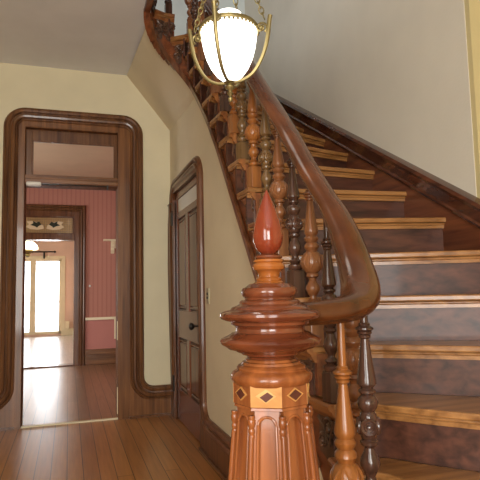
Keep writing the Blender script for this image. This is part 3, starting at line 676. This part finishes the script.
# octagon inlay band
vang = math.atan2(-NY, -NX)                       # towards the camera
base_a = vang + math.radians(-9.0)               # facing of the pale maple face
def octo(r, z): return [(r/math.cos(PI/8)*math.cos(base_a+PI/8+i*PI/4), r/math.cos(PI/8)*math.sin(base_a+PI/8+i*PI/4), z) for i in range(8)]
def octp(mb, rz):
    vs = []; 
    for r, z in rz: vs += octo(r, z)
    n = len(rz); fs = [tuple(reversed(range(8))), tuple((n-1)*8+i for i in range(8))]
    for j in range(n-1):
        for i in range(8): fs.append((j*8+i, j*8+(i+1)%8, (j+1)*8+(i+1)%8, (j+1)*8+i))
    return mb.add(vs, fs)
rb = .0885; zt_, zb2 = .984, .932
band = octp(MB(), [(rb-.004, zb2-.004), (rb, zb2), (rb, zt_)]).build('inlay_band', M['newel'], nw, smooth=0)
for i in range(8):
    a = base_a+i*PI/4; n = Vector((math.cos(a), math.sin(a), 0)); t = Vector((-n.y, n.x, 0)); c = n*rb+Vector((0,0,(zt_+zb2)/2))
    hw = rb*math.tan(PI/8); hh = (zt_-zb2)/2
    def F(u, v, d, c=c, n=n, t=t): return tuple(c+t*u+Vector((0,0,v))+n*d)
    if i % 2 == 0:
        MB().prismf([(-hw,-hh),(hw,-hh),(hw,hh),(-hw,hh)], F, -.001, .0008).build('maple_face', M['maple'], band, smooth=0)
    MB().prismf([(-hw*.66,0),(0,-hh*.62),(hw*.66,0),(0,hh*.62)], F, .0, .003).build('diamond_edge', M['paleinlay'] if i % 2 == 0 else M['maple'], band, smooth=0)
    if i % 2 == 0:
        MB().prismf([(-hw*.40,-hh*.1),(0,-hh*.52),(hw*.48,.0),(hw*.1,hh*.36)], F, .0, .0045).build('diamond', M['dkinlay'], band, smooth=0)
    else:
        MB().prismf([(-hw*.5,0),(0,-hh*.48),(hw*.5,0),(0,hh*.48)], F, .0, .0045).build('diamond', M['dkinlay'], band, smooth=0)
# tapered octagonal shaft with arched panels and colonnettes
z0s, z1s = .22, .930; r1, r0s = .0835, .146
def rsh(z): return r1+(r0s-r1)*((z1s-z)/(z1s-z0s))
octp(MB(), [(rsh(z0s)-.015, z0s), (r1-.013, z1s)]).build('shaft', M['newel'], nw, smooth=0)
octp(MB(), [(.165,0),(.165,.16),(.158,.175),(.158,.20),(.15,.22),(.13,.225)]).build('plinth', M['newelcap'], nw, smooth=0)
octp(MB(), [(r1-.012, z1s-.012), (r1+.004, z1s-.006), (rb-.004, z1s+.004)]).build('shaft_head', M['newel'], nw, smooth=0)
for i in range(8):
    a = base_a+i*PI/4; n = Vector((math.cos(a), math.sin(a), 0)); t = Vector((-n.y, n.x, 0))
    def S(u, v, d, n=n, t=t):         # u = -1..1 across the face, v = height
        r = rsh(v)-.015; return tuple(n*(r+d)+t*(u*r*math.tan(PI/8))+Vector((0,0,v)))
    # face frame with a round arched opening
    za = z1s-.042; q = .72
    hw = lambda v: (rsh(v)-.015)*math.tan(PI/8)
    archp = []
    for j in range(11):
        b = PI*j/10; archp.append((q*math.cos(b), za+q*hw(za)*math.sin(b)))
    fr = MB()
    out = [(1.0, z0s), (1.0, z1s), (-1.0, z1s), (-1.0, z0s)]
    # spandrel built of quads between arch and head
    for j in range(10):
        (u0_, v0_), (u1_, v1_) = archp[j], archp[j+1]
        fr.prismf([(u0_, v0_), (u0_ if j else 1.0, z1s-.004), (u1_ if j < 9 else -1.0, z1s-.004), (u1_, v1_)], S, 0, .013)
    fr.prismf([(q, z0s), (1.0, z0s), (1.0, z1s-.004), (q, za)], S, 0, .013)
    fr.prismf([(-q, z0s), (-q, za), (-1.0, z1s-.004), (-1.0, z0s)], S, 0, .013)
    fr.build('arched_panel', M['newel'], nw, smooth=0)
    bd = [S(q, z0s, .013)]+[S(u_, v_, .013) for (u_, v_) in archp]+[S(-q, z0s, .013)]
    MB().tube(bd, .0035, 8).build('arch_bead', M['newel'], nw)
    # colonnette on the arris
    a2 = a+PI/8; cdir = Vector((math.cos(a2), math.sin(a2), 0))
    def C(z, ex=.004): return cdir*((rsh(z)-.004)/math.cos(PI/8)+ex)
    top = z1s-.012
    co = MB(); zz = [z0s, top-.055]
    co.tube([tuple(C(z)+Vector((0,0,z))) for z in (z0s, (z0s+top)/2, top-.05)], .0062, 12)
    for (r, dz) in ((.0125,.050),(.0105,.042),(.0135,.036),(.0145,.030),(.011,.022),(.0155,.012),(.0155,.004)):
        pass
    cc = C(top-.03)
    co.lathe([(.006,-.026),(.0075,-.024),(.0075,-.020),(.0062,-.017),(.008,-.012),(.008,-.007),(.006,-.003),(.008,.001),(.0092,.008),(.0092,.014),(.0075,.018),(.0085,.021),(.008,.025)], tuple(cc+Vector((0,0,top-.03))), 14)
    co.build('colonnette', M['newel'], nw, smooth=40)

# ================================================================ pendant lamp
LX, LY, LZ = .655, 2.11, 2.092
lp = empty('pendant_lamp', (LX, LY, LZ), 'lit frosted glass pendant lamp in a brass cage hung by chains', 'lamp')
gp = [(.004,.004),(.030,.010),(.058,.034),(.082,.068),(.100,.108),(.112,.150),(.119,.190),(.123,.225),(.119,.24)]
MB().lathe(gp, n=36).build('glass_globe', M['globe'], lp, smooth=80)
MB().lathe([(.075,.24),(.078,.25),(.070,.285),(.055,.31),(.02,.32)], n=28).build('glass_cover', M['globe'], lp, smooth=80)
rim = MB(); rim.torus((0,0,.240), .125, .007, n=40); rim.torus((0,0,.250), .120, .005, n=40); rim.torus((0,0,.262), .082, .009, n=32)
for i in range(44):
    a = 2*PI*i/44; rim.ball((.129*math.cos(a), .129*math.sin(a), .226), .0055, 6, 4)
for i in range(3):
    a = i*2*PI/3+.4; rim.tube([(.12*math.cos(a), .12*math.sin(a), .24), (.082*math.cos(a), .082*math.sin(a), .262)], .005, 6)
rim.build('rim_band', M['brass'], lp)
MB().lathe([(.003,-.085),(.009,-.078),(.010,-.068),(.005,-.060),(.010,-.052),(.014,-.046),(.007,-.040),(.010,-.032),(.020,-.024),(.022,-.018),(.010,-.012),(.016,-.004),(.028,.002),(.012,.010)], n=20).build('bottom_finial', M['brass'], lp)
for i in range(4):
    a = math.radians(-125.7+90*i)
    arm = MB(); pts = [(.016,.0),(.060,.006),(.105,.032),(.140,.082),(.163,.138),(.174,.19),(.181,.245),(.186,.272)]
    q = catmull([(r*math.cos(a), r*math.sin(a), z) for r, z in pts], 5)
    arm.tube(q, .008, 8, rs=[.8+.5*j/len(q) for j in range(len(q))])
    t = Vector((math.cos(a), math.sin(a), 0))
    sp = [(Vector((0,0,.225))+t*.146+t*(.026*(1-.75*j/16)*math.cos(-1.0+j*.55))+Vector((0,0,1))*(.026*(1-.75*j/16)*math.sin(-1.0+j*.55))) for j in range(17)]
    arm.tube(sp, .0045, 6); arm.ball(tuple(Vector((0,0,.225))+t*.146), .010)
    arm.tube([tuple(t*.122+Vector((0,0,.232))), tuple(t*.16+Vector((0,0,.232)))], .005, 6)
    arm.build('cage_arm', M['brass'], lp)
    ch = MB(); p0 = Vector((0,0,.262))+t*.160; p1v = Vector((0,0,.70))+t*.02; n = 17
    for j in range(n):
        c = p0.lerp(p1v, (j+.5)/n); d = (p1v-p0).normalized(); s1 = d.cross(Vector((0,0,1))).normalized(); s2 = s1.cross(d)
        if j % 2: s1, s2 = s2, s1
        ch.torus(None, .0105, .0025, lambda x, y, z, c=c, d=d, s1=s1, s2=s2: tuple(c+d*x*1.7+s1*y+s2*z), 10, 5)
    ch.build('chain', M['brass'], lp)
MB().tube([(0,0,.69),(0,0,TOP-LZ)], .006, 8).ball((0,0,.70), .03).lathe([(.06,TOP-LZ-.06),(.065,TOP-LZ-.02),(.065,TOP-LZ)], n=20).build('hanging_rod', M['brass'], lp)
